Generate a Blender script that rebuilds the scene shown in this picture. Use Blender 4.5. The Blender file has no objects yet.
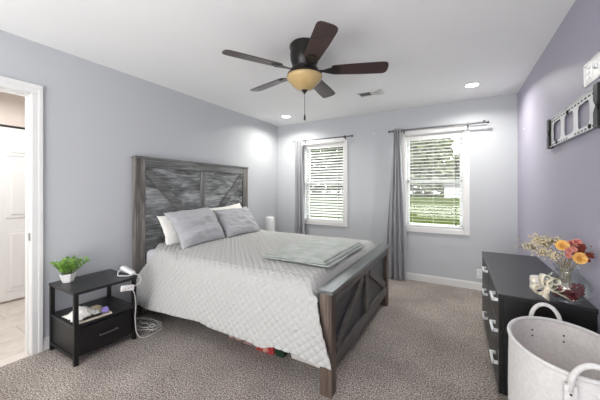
import bpy, bmesh, math, random
from math import sin, cos, pi, radians, sqrt
from mathutils import Vector, Matrix, noise as mnoise

random.seed(7)
S = bpy.context.scene
COL = S.collection

# ------------------------------------------------------------------ camera, world, lights, exposure
cam = bpy.data.cameras.new('camera')
cam_o = bpy.data.objects.new('camera', cam)
COL.objects.link(cam_o)
cam.sensor_width = 36.0
cam.lens = 274.04 / 600 * 36
cam.shift_y = -(200 - 188.91) / 600
cam.clip_start = 0.02
cam_o.location = (0, 0, 1.2889)
cam_o.rotation_euler = (radians(90), 0, 0.522265)
S.camera = cam_o

S.view_settings.view_transform = 'Standard'
S.view_settings.look = 'None'
S.view_settings.gamma = 1
S.view_settings.use_curve_mapping = False
S.view_settings.exposure = 0.7
S.cycles.max_bounces = 10
S.cycles.diffuse_bounces = 6
S.cycles.transparent_max_bounces = 24
S.cycles.sample_clamp_indirect = 4.0

W = bpy.data.worlds.new('overcast_sky')
S.world = W
W.use_nodes = True
bg = W.node_tree.nodes['Background']
bg.inputs[0].default_value = (0.93, 0.97, 1.0, 1)
bg.inputs[1].default_value = 4.6


def area(name, loc, rot, sx, sy, power, color=(1, 1, 1), spread=180):
    l = bpy.data.lights.new(name, 'AREA')
    l.shape = 'RECTANGLE'
    l.size, l.size_y = sx, sy
    l.energy = power
    l.color = color
    l.spread = radians(spread)
    o = bpy.data.objects.new(name, l)
    COL.objects.link(o)
    o.location = loc
    o.rotation_euler = rot
    return o


# unseen fill lamps added behind and above the camera to even out the room
area('fill_behind', (-1.1, -3.3, 1.3), (radians(90), 0, 0), 3.0, 1.9, 25, (1.0, 0.995, 0.98))  # added forward-facing fill; the wall behind has no window
area('fill_upward', (-0.9, -2.2, 0.5), (radians(180 - 12), 0, 0), 2.8, 1.6, 98, (1.0, 0.995, 0.985))  # added upward-facing fill that lifts the ceiling
area('fill_overhead', (-0.6, -0.15, 2.40), (0, 0, 0), 2.0, 1.2, 4, (1.0, 0.995, 0.985))  # added downward fill for floor and bed, not a ceiling fixture
area('hall_light', (-3.6, 0.4, 2.3), (0, 0, 0), 0.8, 1.6, 19, (1.0, 0.99, 0.98))
for px in (-0.29, -1.943):
    p = area('window_daylight', (px, 4.30, 1.4), (radians(-90), 0, 0), 0.72, 1.28, 1)
    p.data.cycles.is_portal = True

L, B, R, F, H = -2.867, 4.158, 0.623, -3.4, 2.44

# ------------------------------------------------------------------ helpers
def nt(name):
    m = bpy.data.materials.new(name)
    m.use_nodes = True
    return m, m.node_tree, m.node_tree.nodes['Principled BSDF']


def lin(c):
    return tuple(((v / 255) / 12.92 if v / 255 <= 0.04045 else ((v / 255 + 0.055) / 1.055) ** 2.4) for v in c) + (1,)


def mat(name, rgb, rough=0.5, spec=0.5, metal=0.0, rgb2=None, scale=(5, 5, 5), detail=3, lo=0.3, hi=0.7,
        bump=0.0, bscale=None, bdist=0.01, sheen=0.0, coat=0.0, trans=0.0, emit=0.0):
    m, t, b = nt(name)
    N, K = t.nodes, t.links
    b.inputs['Base Color'].default_value = lin(rgb)
    b.inputs['Roughness'].default_value = rough
    b.inputs['Specular IOR Level'].default_value = spec
    b.inputs['Metallic'].default_value = metal
    b.inputs['Sheen Weight'].default_value = sheen
    b.inputs['Coat Weight'].default_value = coat
    b.inputs['Transmission Weight'].default_value = trans
    if emit:
        b.inputs['Emission Color'].default_value = lin(rgb)
        b.inputs['Emission Strength'].default_value = emit
    tc = N.new('ShaderNodeTexCoord')
    if rgb2:
        mp = N.new('ShaderNodeMapping')
        mp.inputs['Scale'].default_value = scale
        K.new(tc.outputs['Object'], mp.inputs['Vector'])
        nz = N.new('ShaderNodeTexNoise')
        nz.inputs['Scale'].default_value = 1
        nz.inputs['Detail'].default_value = detail
        K.new(mp.outputs[0], nz.inputs['Vector'])
        cr = N.new('ShaderNodeValToRGB')
        cr.color_ramp.elements[0].position = lo
        cr.color_ramp.elements[1].position = hi
        cr.color_ramp.elements[0].color = lin(rgb)
        cr.color_ramp.elements[1].color = lin(rgb2)
        K.new(nz.outputs['Fac'], cr.inputs[0])
        K.new(cr.outputs[0], b.inputs['Base Color'])
    if bump:
        nb = N.new('ShaderNodeTexNoise')
        if bscale and not isinstance(bscale, (int, float)):
            mb = N.new('ShaderNodeMapping')
            mb.inputs['Scale'].default_value = bscale
            K.new(tc.outputs['Object'], mb.inputs['Vector'])
            K.new(mb.outputs[0], nb.inputs['Vector'])
            nb.inputs['Scale'].default_value = 1
        else:
            K.new(tc.outputs['Object'], nb.inputs['Vector'])
            nb.inputs['Scale'].default_value = bscale or 50
        nb.inputs['Detail'].default_value = 3
        bp = N.new('ShaderNodeBump')
        bp.inputs['Strength'].default_value = bump
        bp.inputs['Distance'].default_value = bdist
        K.new(nb.outputs['Fac'], bp.inputs['Height'])
        K.new(bp.outputs[0], b.inputs['Normal'])
    return m


def wood(name, axis, dark, mid, light, rough=0.5, across=14, along=1.3, contrast=(0.3, 0.5, 0.72)):
    """weathered boards, grain running along the given axis"""
    m, t, b = nt(name)
    N, K = t.nodes, t.links
    tc = N.new('ShaderNodeTexCoord')
    sc = [across] * 3
    sc['xyz'.index(axis)] = along
    mp = N.new('ShaderNodeMapping'); mp.inputs['Scale'].default_value = sc
    K.new(tc.outputs['Object'], mp.inputs['Vector'])
    n1 = N.new('ShaderNodeTexNoise'); n1.inputs['Scale'].default_value = 1; n1.inputs['Detail'].default_value = 6
    n1.inputs['Roughness'].default_value = 0.65; n1.inputs['Distortion'].default_value = 0.6
    K.new(mp.outputs[0], n1.inputs['Vector'])
    sc2 = [across * 6] * 3; sc2['xyz'.index(axis)] = along * 3
    mp2 = N.new('ShaderNodeMapping'); mp2.inputs['Scale'].default_value = sc2
    K.new(tc.outputs['Object'], mp2.inputs['Vector'])
    n2 = N.new('ShaderNodeTexNoise'); n2.inputs['Scale'].default_value = 1; n2.inputs['Detail'].default_value = 4
    K.new(mp2.outputs[0], n2.inputs['Vector'])
    mx = N.new('ShaderNodeMath'); mx.operation = 'MULTIPLY_ADD'
    mx.inputs[1].default_value = 0.35
    K.new(n2.outputs['Fac'], mx.inputs[0])
    m2 = N.new('ShaderNodeMath'); m2.operation = 'MULTIPLY'; m2.inputs[1].default_value = 0.68
    K.new(n1.outputs['Fac'], m2.inputs[0])
    K.new(m2.outputs[0], mx.inputs[2])
    cr = N.new('ShaderNodeValToRGB')
    e = cr.color_ramp.elements
    e[0].position, e[1].position = contrast[0], contrast[2]
    e[0].color, e[1].color = lin(dark), lin(light)
    k = e.new(contrast[1]); k.color = lin(mid)
    K.new(mx.outputs[0], cr.inputs[0])
    K.new(cr.outputs[0], b.inputs['Base Color'])
    b.inputs['Roughness'].default_value = rough
    bp = N.new('ShaderNodeBump'); bp.inputs['Strength'].default_value = 0.25; bp.inputs['Distance'].default_value = 0.004
    K.new(mx.outputs[0], bp.inputs['Height']); K.new(bp.outputs[0], b.inputs['Normal'])
    return m


def glass_mat(name, tint=(1, 1, 1), gloss=0.07, rough=0.0):
    m = bpy.data.materials.new(name); m.use_nodes = True
    t = m.node_tree; t.nodes.clear()
    N, K = t.nodes, t.links
    o = N.new('ShaderNodeOutputMaterial'); mx = N.new('ShaderNodeMixShader')
    tr = N.new('ShaderNodeBsdfTransparent'); tr.inputs[0].default_value = tint + (1,)
    gl = N.new('ShaderNodeBsdfGlossy'); gl.inputs['Roughness'].default_value = rough
    lw = N.new('ShaderNodeLayerWeight'); lw.inputs[0].default_value = 0.25
    mm = N.new('ShaderNodeMath'); mm.operation = 'MULTIPLY_ADD'; mm.inputs[1].default_value = 0.35; mm.inputs[2].default_value = gloss
    K.new(lw.outputs['Facing'], mm.inputs[0]); K.new(mm.outputs[0], mx.inputs[0])
    K.new(tr.outputs[0], mx.inputs[1]); K.new(gl.outputs[0], mx.inputs[2]); K.new(mx.outputs[0], o.inputs[0])
    return m


def root_loc(o):
    v = Vector((0, 0, 0))
    while o:
        v += o.location
        o = o.parent
    return v


def obj(name, bm, m, parent=None, smooth=False, base=True):
    """link a bmesh as ONE mesh object; its shape is given in world metres"""
    me = bpy.data.meshes.new(name)
    bmesh.ops.recalc_face_normals(bm, faces=bm.faces)
    o = bpy.data.objects.new(name, me)
    if parent:
        off = root_loc(parent)
    elif base and bm.verts:
        xs = [v.co.x for v in bm.verts]; ys = [v.co.y for v in bm.verts]; zs = [v.co.z for v in bm.verts]
        off = Vector(((min(xs) + max(xs)) / 2, (min(ys) + max(ys)) / 2, min(zs)))
        o.location = off
    else:
        off = Vector((0, 0, 0))
    for v in bm.verts:
        v.co -= off
    if smooth:
        for f in bm.faces: f.smooth = True
    bm.to_mesh(me); bm.free()
    me.materials.append(m)
    COL.objects.link(o)
    if parent: o.parent = parent
    if smooth == 'auto':
        me.set_sharp_from_angle(angle=radians(40))
    return o


def tag(o, label, cat, group=None, kind=None):
    o['label'] = label; o['category'] = cat
    if group: o['group'] = group
    if kind: o['kind'] = kind
    return o


def thing(name, label, cat, loc=(0, 0, 0), group=None):
    o = bpy.data.objects.new(name, None)
    o.empty_display_size = 0.05
    COL.objects.link(o)
    o.location = loc
    return tag(o, label, cat, group)


def struct(name, bm, m, parent=None, smooth=False):
    o = obj(name, bm, m, parent, smooth, base=False)
    if not parent: o['kind'] = 'structure'
    return o


def copy_tree(o, parent=None):
    c = o.copy(); COL.objects.link(c)
    if parent: c.parent = parent
    for ch in list(o.children):
        copy_tree(ch, c)
    return c


def box(bm, x0, x1, y0, y1, z0, z1, bev=0.0, mtx=None, seg=2):
    g = bmesh.ops.create_cube(bm, size=1)
    vs = g['verts']
    for v in vs:
        v.co = Vector((x0 + (v.co.x + .5) * (x1 - x0), y0 + (v.co.y + .5) * (y1 - y0), z0 + (v.co.z + .5) * (z1 - z0)))
    if bev:
        es = list({e for v in vs for e in v.link_edges})
        r = bmesh.ops.bevel(bm, geom=es, offset=bev, segments=seg, profile=.5, affect='EDGES')
        vs = list({v for f in r['faces'] for v in f.verts} | {v for v in vs if v.is_valid})
    if mtx:
        for v in vs: v.co = mtx @ v.co
    return vs


def B1(*a, **k):
    bm = bmesh.new(); box(bm, *a, **k); return bm


def bar(bm, a, b, w, h, up=(0, 0, 1), bev=0.0):
    """a square bar from a to b; w across, h along 'up'"""
    a, b = Vector(a), Vector(b)
    d = (b - a); ln = d.length; d.normalize()
    u = Vector(up); s = d.cross(u).normalized(); u = s.cross(d).normalized()
    M = Matrix((s, d, u)).transposed().to_4x4(); M.translation = a
    return box(bm, -w / 2, w / 2, 0, ln, -h / 2, h / 2, bev, M)


def tube(bm, pts, r, n=8, cap=True, closed=False):
    pts = [Vector(p) for p in pts]
    rs = r if isinstance(r, (list, tuple)) else [r] * len(pts)
    rings = []
    m = len(pts)
    prev = None
    for i, p in enumerate(pts):
        if closed:
            d = pts[(i + 1) % m] - pts[i - 1]
        else:
            d = pts[min(i + 1, m - 1)] - pts[max(i - 1, 0)]
        if d.length < 1e-9: d = Vector((0, 0, 1))
        d.normalize()
        if prev is None:
            s = d.cross(Vector((0, 0, 1)))
            if s.length < .05: s = d.cross(Vector((0, 1, 0)))
        else:
            s = prev - d * prev.dot(d)
        s.normalize(); prev = s
        u = s.cross(d)
        rings.append([bm.verts.new(p + (s * cos(2 * pi * k / n) + u * sin(2 * pi * k / n)) * rs[i]) for k in range(n)])
    for i in range(m if closed else m - 1):
        a, b = rings[i], rings[(i + 1) % m]
        for k in range(n):
            bm.faces.new((a[k], a[(k + 1) % n], b[(k + 1) % n], b[k]))
    if cap and not closed:
        bm.faces.new(rings[0]); bm.faces.new(rings[-1])
    return rings


def lathe(bm, prof, c=(0, 0, 0), n=32, axis='z', cap=False):
    """prof = [(r, h)...] turned about an axis through c"""
    c = Vector(c); rings = []
    for r, h in prof:
        rg = []
        for k in range(n):
            a = 2 * pi * k / n
            if axis == 'z': p = (r * cos(a), r * sin(a), h)
            elif axis == 'y': p = (r * cos(a), h, r * sin(a))
            else: p = (h, r * cos(a), r * sin(a))
            rg.append(bm.verts.new(c + Vector(p)))
        rings.append(rg)
    for a, b in zip(rings, rings[1:]):
        for k in range(n):
            bm.faces.new((a[k], a[(k + 1) % n], b[(k + 1) % n], b[k]))
    if cap:
        bm.faces.new(rings[0]); bm.faces.new(rings[-1])
    return rings


def sphere(bm, c, r, u=16, v=10, sc=(1, 1, 1)):
    g = bmesh.ops.create_uvsphere(bm, u_segments=u, v_segments=v, radius=r)
    for q in g['verts']:
        q.co = Vector((q.co.x * sc[0], q.co.y * sc[1], q.co.z * sc[2])) + Vector(c)
    return g['verts']


def prism(bm, poly, ax, a, b):
    """polygon (2D) extruded along ax from a to b. ax x:(y,z) y:(x,z) z:(x,y)"""
    def P(p, h):
        return {'x': (h, p[0], p[1]), 'y': (p[0], h, p[1]), 'z': (p[0], p[1], h)}[ax]
    v0 = [bm.verts.new(P(p, a)) for p in poly]; v1 = [bm.verts.new(P(p, b)) for p in poly]
    bm.faces.new(v0); bm.faces.new(v1)
    n = len(poly)
    for i in range(n):
        bm.faces.new((v0[i], v0[(i + 1) % n], v1[(i + 1) % n], v1[i]))


def smoothstep(a, b, x):
    t = min(1, max(0, (x - a) / (b - a))); return t * t * (3 - 2 * t)


# ------------------------------------------------------------------ materials
M = {}
M['wall'] = mat('lavender_grey_paint', (191, 194, 197), 0.45, 0.35, bump=0.05, bscale=220, bdist=0.002)
M['wall_accent'] = mat('lavender_paint', (170, 166, 182), 0.5, 0.5, bump=0.05, bscale=220, bdist=0.002)
M['ceiling'] = mat('white_textured_ceiling', (238, 239, 239), 0.9, 0.2, bump=0.22, bscale=70, bdist=0.004)
M['trim'] = mat('white_trim_paint', (226, 226, 224), 0.35, 0.5)
M['door'] = mat('white_door_paint', (238, 237, 234), 0.4, 0.5)
M['hall'] = mat('beige_hall_paint', (236, 224, 214), 0.6, 0.3)
M['vinyl'] = mat('white_vinyl', (238, 239, 238), 0.35, 0.5)
M['slat'] = mat('white_blind_slat', (232, 233, 230), 0.4, 0.5)
M['pane'] = glass_mat('window_glass', (1, 1, 1), 0.03)
M['black'] = mat('black_laminate', (17, 16, 17), 0.42, 0.5)
M['black_top'] = mat('black_laminate_top', (27, 27, 30), 0.34, 0.5)
M['black_metal'] = mat('black_metal', (11, 11, 12), 0.4, 0.5)
M['chrome'] = mat('chrome', (238, 239, 241), 0.3, 0.5, metal=.55)
M['nickel'] = mat('brushed_nickel', (150, 150, 152), 0.32, 0.5, metal=1.0)
M['rod'] = mat('pewter_rod', (105, 105, 108), 0.35, 0.5, metal=0.8)
M['white_plastic'] = mat('white_plastic', (236, 236, 236), 0.35, 0.5)
M['cable'] = mat('white_cable', (222, 221, 217), 0.5, 0.5)
M['pillow_grey'] = mat('grey_cotton', (178, 179, 182), 0.95, 0.1, bump=0.12, bscale=500, bdist=0.002, sheen=0.1)
M['pillow_white'] = mat('white_cotton', (238, 236, 230), 0.95, 0.1, sheen=0.1)
M['quilt'] = mat('quilt_cotton', (185, 185, 182), 0.95, 0.1, bump=0.10, bscale=400, bdist=0.002, sheen=0.1)
M['mattress'] = mat('mattress_ticking', (205, 205, 208), 0.9, 0.1)
M['throw'] = mat('sage_grey_satin', (154, 160, 150), 0.6, 0.35, rgb2=(184, 189, 186), scale=(9, 9, 20), bump=0.15, bscale=30, bdist=0.01)
M['curtain'] = mat('grey_satin', (158, 159, 163), 0.4, 0.5, sheen=0.3, bump=0.1, bscale=25, bdist=0.01)
M['felt'] = mat('light_grey_felt', (208, 206, 203), 1.0, 0.05, rgb2=(222, 220, 218), scale=(60, 60, 60), detail=5, bump=0.25, bscale=260, bdist=0.003, sheen=0.2)
M['felt_in'] = mat('grey_felt_lining', (214, 208, 205), 1.0, 0.05, rgb2=(228, 223, 220), scale=(60, 60, 60), detail=5, bump=0.25, bscale=260, bdist=0.003, sheen=0.2)
GD, GM, GL = (44, 43, 43), (92, 93, 96), (150, 152, 156)
M['post_wood'] = wood('weathered_post_wood', 'z', (54, 49, 45), (100, 95, 90), (142, 137, 132), 0.5, contrast=(.36, .5, .64))
M['board_wood'] = wood('weathered_board_wood', 'y', (52, 52, 51), (108, 110, 110), (174, 177, 178), 0.5, across=8, along=2.2, contrast=(0.36, 0.49, 0.64))
M['frame_wood'] = wood('weathered_frame_wood', 'y', (52, 52, 50), (96, 97, 95), (138, 140, 138), 0.5, contrast=(.36, .5, .64))
M['stile_wood'] = wood('weathered_stile_wood', 'z', (58, 58, 56), (106, 107, 105), (148, 149, 147), 0.5, contrast=(.36, .5, .64))
M['foot_wood'] = wood('dark_board_wood', 'y', (26, 27, 32), (42, 44, 51), (68, 71, 80), 0.36, across=9, along=1.6)
M['foot_frame'] = wood('dark_frame_wood', 'y', (48, 44, 41), (72, 69, 67), (104, 101, 98), 0.38)
M['foot_post'] = wood('brown_post_wood', 'z', (52, 42, 36), (92, 78, 69), (126, 112, 101), 0.45, contrast=(.36, .5, .64))
M['cap_wood'] = wood('smooth_cap_wood', 'y', (74, 78, 76), (94, 99, 97), (112, 118, 115), 0.3)
M['bronze'] = mat('oil_rubbed_bronze', (34, 31, 30), 0.35, 0.5, metal=0.4)
M['blade'] = mat('mahogany_blade', (40, 30, 29), 0.38, 0.5, rgb2=(66, 40, 38), scale=(3, 40, 3), coat=0.15)
M['amber'] = mat('amber_glass', (178, 150, 100), 0.35, 0.5, rgb2=(204, 178, 126), scale=(8, 8, 8), coat=0.2)
M['lens'] = mat('lit_lens', (255, 252, 244), 0.5, emit=9.0)
M['pot'] = mat('white_ceramic', (240, 239, 236), 0.3, 0.5)
M['leaf'] = mat('green_leaf', (62, 120, 40), 0.5, 0.4, rgb2=(168, 208, 96), scale=(40, 40, 40))
M['soil'] = mat('dark_soil', (52, 42, 34), 0.95)
M['stem'] = mat('green_stem', (96, 110, 62), 0.7)
M['cloth'] = mat('white_muslin', (238, 236, 230), 0.95, 0.1)
M['tray'] = mat('beige_tray', (204, 194, 178), 0.5, 0.4)
M['purple'] = mat('purple_plastic', (150, 132, 205), 0.4, 0.5)
M['cream'] = mat('cream_cardboard', (226, 214, 178), 0.7)
M['dark'] = mat('dark_plastic', (32, 30, 30), 0.5)
M['rose'] = mat('yellow_petal', (226, 170, 82), 0.7, 0.3, rgb2=(240, 200, 126), scale=(60, 60, 60))
M['pink'] = mat('dusty_pink_petal', (196, 112, 102), 0.75, 0.2, rgb2=(226, 160, 146), scale=(50, 50, 50))
M['rust'] = mat('rust_bloom', (104, 44, 36), 0.85, 0.2, rgb2=(140, 70, 54), scale=(80, 80, 80))
M['breath'] = mat('cream_blossom', (228, 214, 178), 0.8, 0.2)
M['twig'] = mat('dry_twig', (132, 120, 88), 0.85)
M['potpourri'] = mat('dried_red_petals', (86, 24, 30), 0.8, 0.3, rgb2=(140, 44, 48), scale=(60, 60, 60))
M['ribbon'] = mat('ivory_ribbon', (236, 224, 198), 0.6, 0.3, rgb2=(246, 240, 226), scale=(25, 25, 25))
M['vase'] = glass_mat('clear_vase_glass', (0.95, 0.975, 0.965), 0.06, 0.02)
M['grass'] = mat('lawn_grass', (44, 51, 21), 0.95, 0.0, rgb2=(57, 65, 32), scale=(.5, .5, .5), detail=6)
M['tree'] = mat('tree_leaves', (58, 62, 40), 0.9, 0.0, rgb2=(110, 113, 89), scale=(.9, .9, .9), detail=3)
M['bark'] = mat('bark', (84, 72, 60), 0.95)
M['shed'] = mat('white_siding', (150, 149, 147), 0.7)
M['shed_roof'] = mat('grey_shingle', (92, 90, 92), 0.9)
M['mount_plate'] = mat('light_grey_steel', (236, 237, 238), 0.4, 0.5)
M['hole'] = mat('dark_slot', (40, 40, 44), 0.7)


def tile_mat():
    m, t, b = nt('beige_hall_tile'); N, K = t.nodes, t.links
    tc = N.new('ShaderNodeTexCoord')
    br = N.new('ShaderNodeTexBrick')
    br.inputs['Scale'].default_value = 1
    br.inputs['Brick Width'].default_value = 0.6; br.inputs['Row Height'].default_value = 0.3
    br.inputs['Mortar Size'].default_value = 0.004
    br.inputs['Color1'].default_value = lin((212, 204, 196)); br.inputs['Color2'].default_value = lin((202, 194, 186))
    br.inputs['Mortar'].default_value = lin((176, 168, 160))
    mp = N.new('ShaderNodeMapping'); mp.inputs['Rotation'].default_value = (0, 0, radians(90))
    K.new(tc.outputs['Object'], mp.inputs[0]); K.new(mp.outputs[0], br.inputs['Vector'])
    nz = N.new('ShaderNodeTexNoise'); nz.inputs['Scale'].default_value = 7; nz.inputs['Detail'].default_value = 6
    nz.inputs['Distortion'].default_value = 1.5
    K.new(tc.outputs['Object'], nz.inputs['Vector'])
    mx = N.new('ShaderNodeMix'); mx.data_type = 'RGBA'; mx.blend_type = 'MULTIPLY'
    cr = N.new('ShaderNodeValToRGB'); cr.color_ramp.elements[0].color = (.82, .8, .78, 1); cr.color_ramp.elements[0].position = .35
    cr.color_ramp.elements[1].position = .6
    K.new(nz.outputs['Fac'], cr.inputs[0])
    mx.inputs[0].default_value = 0.6
    K.new(br.outputs['Color'], mx.inputs[6]); K.new(cr.outputs[0], mx.inputs[7]); K.new(mx.outputs[2], b.inputs['Base Color'])
    b.inputs['Roughness'].default_value = 0.35
    return m


def carpet_mat():
    m, t, b = nt('brown_grey_carpet'); N, K = t.nodes, t.links
    tc = N.new('ShaderNodeTexCoord')
    n1 = N.new('ShaderNodeTexNoise'); n1.inputs['Scale'].default_value = 120; n1.inputs['Detail'].default_value = 2; n1.inputs['Roughness'].default_value = .6; n1.inputs['Distortion'].default_value = .3
    K.new(tc.outputs['Object'], n1.inputs['Vector'])
    cr = N.new('ShaderNodeValToRGB'); e = cr.color_ramp.elements
    e[0].position, e[1].position = .33, .67
    e[0].color, e[1].color = lin((74, 66, 60)), lin((255, 250, 243))
    k = e.new(.5); k.color = lin((188, 176, 166))
    K.new(n1.outputs['Fac'], cr.inputs[0])
    n2 = N.new('ShaderNodeTexNoise'); n2.inputs['Scale'].default_value = 2.2; n2.inputs['Detail'].default_value = 4
    K.new(tc.outputs['Object'], n2.inputs['Vector'])
    c2 = N.new('ShaderNodeValToRGB'); c2.color_ramp.elements[0].position = .35; c2.color_ramp.elements[1].position = .68
    c2.color_ramp.elements[0].color = (.74, .73, .73, 1)
    K.new(n2.outputs['Fac'], c2.inputs[0])
    mx = N.new('ShaderNodeMix'); mx.data_type = 'RGBA'; mx.blend_type = 'MULTIPLY'; mx.inputs[0].default_value = 1
    K.new(cr.outputs[0], mx.inputs[6]); K.new(c2.outputs[0], mx.inputs[7]); K.new(mx.outputs[2], b.inputs['Base Color'])
    bp = N.new('ShaderNodeBump'); bp.inputs['Strength'].default_value = 1; bp.inputs['Distance'].default_value = .02
    K.new(n1.outputs['Fac'], bp.inputs['Height']); K.new(bp.outputs[0], b.inputs['Normal'])
    b.inputs['Roughness'].default_value = 1; b.inputs['Specular IOR Level'].default_value = .05
    return m


M['tile'] = tile_mat()
M['carpet'] = carpet_mat()

# ------------------------------------------------------------------ the room
struct('floor', B1(L, R, F, B, -0.1, 0), M['carpet'])
struct('floor_hall', B1(-4.6, L, -1.6, 2.6, -0.1, -0.002), M['tile'])
struct('ceiling', B1(L - .15, R + .15, F - .15, B + .2, H, H + .1), M['ceiling'])
DY0, DY1, DZ = -0.015, 0.810, 2.043
bm = bmesh.new()
for a in ((L - .12, L, F - .15, DY0, 0, H), (L - .12, L, DY1, B + .2, 0, H), (L - .12, L, DY0, DY1, DZ, H)):
    box(bm, *a)
struct('wall_left', bm, M['wall'])
struct('wall_right', B1(R, R + .15, F - .15, B + .2, 0, H), M['wall_accent'])
struct('wall_front', B1(L, R, F - .15, F, 0, H), M['wall'])
WZ0, WZ1 = 0.75, 2.05
WX = ((-0.655, 0.071), (-2.306, -1.58))
bm = bmesh.new()
for a in ((L, WX[1][0], 0, H), (WX[1][1], WX[0][0], 0, H), (WX[0][1], R, 0, H),
          (WX[1][0], WX[1][1], 0, WZ0), (WX[1][0], WX[1][1], WZ1, H), (WX[0][0], WX[0][1], 0, WZ0), (WX[0][0], WX[0][1], WZ1, H)):
    box(bm, a[0], a[1], B, B + .15, a[2], a[3])
struct('wall_back', bm, M['wall'])
# hall beyond the doorway
bm = bmesh.new()
box(bm, -4.55, -4.45, -1.6, 2.6, 0, H)
box(bm, -4.45, L - .12, -1.7, -1.6, 0, H)
box(bm, -4.45, L - .12, 2.5, 2.6, 0, H)
struct('wall_hall', bm, M['hall'])
struct('ceiling_hall', B1(-4.55, L - .12, -1.7, 2.6, H, H + .1), M['ceiling'])


def baseboard(name, pts):
    bm = bmesh.new()
    for (x0, x1, y0, y1, ax) in pts:
        box(bm, x0, x1, y0, y1, 0.001, .088, .003)
        if ax == 'y-': box(bm, x0, x1, y0 + .006, y1, .085, .1, .002)
        elif ax == 'x+': box(bm, x0, x1 - .006, y0, y1, .085, .1, .002)
        else: box(bm, x0 + .006, x1, y0, y1, .085, .1, .002)
    return struct(name, bm, M['trim'])


baseboard('baseboard_back', [(L + .015, R - .015, B - .014, B - .0005, 'y-')])
baseboard('baseboard_left', [(L + .0005, L + .014, .868, B - .015, 'x+'), (L + .0005, L + .014, F, -.09, 'x+')])
baseboard('baseboard_right', [(R - .014, R - .0005, F, B - .015, 'x-')])

# door frame: casing (two stepped boards), jamb lining, stop
bm = bmesh.new()
for (y0, y1) in ((DY1 - .008, DY1 + .057), (DY0 - .057, DY0 + .008)):
    box(bm, L + .0005, L + .014, y0, y1, 0.001, DZ - .0125, .003)
    oy = (y0 + .038, y1) if y0 > .3 else (y0, y1 - .038)
    box(bm, L + .0142, L + .022, oy[0], oy[1], 0.001, DZ + .025, .003)
box(bm, L + .0005, L + .014, DY0 - .057, DY1 + .057, DZ - .012, DZ + .06, .003)
box(bm, L + .0142, L + .022, DY0 - .057, DY1 + .057, DZ + .0255, DZ + .06, .003)
struct('trim_1', bm, M['trim'])
bm = bmesh.new()
box(bm, L - .125, L - .0005, DY1 - .009, DY1 - .0005, 0.001, DZ - .014)
box(bm, L - .125, L - .0005, DY0 + .0005, DY0 + .009, 0.001, DZ - .014)
box(bm, L - .125, L - .0005, DY0, DY1, DZ - .0135, DZ - .0005)
box(bm, L - .085, L - .05, DY1 - .017, DY1 - .0095, 0.001, DZ - .03)
box(bm, L - .085, L - .05, DY0 + .0095, DY0 + .017, 0.001, DZ - .03)
box(bm, L - .085, L - .05, DY0 + .01, DY1 - .01, DZ - .028, DZ - .014)
j = struct('trim_2', bm, M['trim'])
bm = B1(L - .045, L - .012, DY1 - .0115, DY1 - .009, .885, .945, .001)
sp = obj('strike_plate', bm, M['nickel'], j); sp['label'] = 'small metal strike plate'
# hall closet door with raised panels
HX = -4.45
d1 = struct('door_1', B1(HX + .001, HX + .035, .2, 1.9, .022, 1.985, .003), M['door'])
bm = bmesh.new()
for (y0, y1) in ((.28, .56), (.66, .94), (1.02, 1.30), (1.40, 1.68)):
    for (z0, z1) in ((.12, .82), (.95, 1.55), (1.66, 1.9)):
        box(bm, HX + .03, HX + .042, y0, y1, z0, z1, .008)
        box(bm, HX + .03, HX + .05, y0 + .04, y1 - .04, z0 + .04, z1 - .04, .012)
obj('door_panels', bm, M['door'], d1)
bm = B1(HX + .001, HX + .03, .15, 1.95, 1.992, 2.012)
obj('door_track', bm, M['dark'], d1)

# windows
for wi, (x0, x1) in enumerate(WX):
    w = bpy.data.objects.new('window_%d' % (wi + 1), None); COL.objects.link(w)
    w.location = ((x0 + x1) / 2, B, WZ0); w['kind'] = 'structure'
    c = .064
    bm = bmesh.new()
    for a in ((x0 - c, x0, WZ0 - c, WZ1 + c), (x1, x1 + c, WZ0 - c, WZ1 + c)):
        box(bm, a[0], a[1], B - .018, B - .0005, a[2], a[3], .004)
    box(bm, x0, x1, B - .018, B - .0005, WZ1, WZ1 + c, .004)
    box(bm, x0, x1, B - .018, B - .0005, WZ0 - c, WZ0, .004)
    obj('casing', bm, M['trim'], w)
    bm = bmesh.new()   # lining of the opening
    for a in ((x0 - .001, x0 + .012, WZ0, WZ1), (x1 - .012, x1 + .001, WZ0, WZ1)):
        box(bm, a[0], a[1], B - .012, B + .15, a[2], a[3])
    box(bm, x0, x1, B - .012, B + .15, WZ1 - .012, WZ1 + .001)
    box(bm, x0, x1, B - .012, B + .15, WZ0 - .001, WZ0 + .014)
    obj('lining', bm, M['trim'], w)
    mid = 1.395
    for nm, zz0, zz1, yy in (('lower_sash', WZ0 + .015, mid + .02, B + .085), ('upper_sash', mid - .02, WZ1 - .013, B + .115)):
        bm = bmesh.new(); s = .034
        box(bm, x0 + .013, x0 + .013 + s, yy, yy + .028, zz0, zz1, .003)
        box(bm, x1 - .013 - s, x1 - .013, yy, yy + .028, zz0, zz1, .003)
        box(bm, x0 + .013, x1 - .013, yy, yy + .028, zz0, zz0 + s, .003)
        box(bm, x0 + .013, x1 - .013, yy, yy + .028, zz1 - s, zz1, .003)
        so = obj(nm, bm, M['vinyl'], w)
        obj('pane', B1(x0 + .04, x1 - .04, yy + .012, yy + .016, zz0 + .03, zz1 - .03), M['pane'], so)
    bm = bmesh.new()
    box(bm, (x0 + x1) / 2 - .03, (x0 + x1) / 2 + .03, B + .07, B + .086, mid - .005, mid + .015, .004)
    obj('sash_lock', bm, M['vinyl'], w)

# ------------------------------------------------------------------ outside
struct('ground_lawn', B1(-110, 70, B + .3, 120, -.6, -.45), M['grass'])


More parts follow.
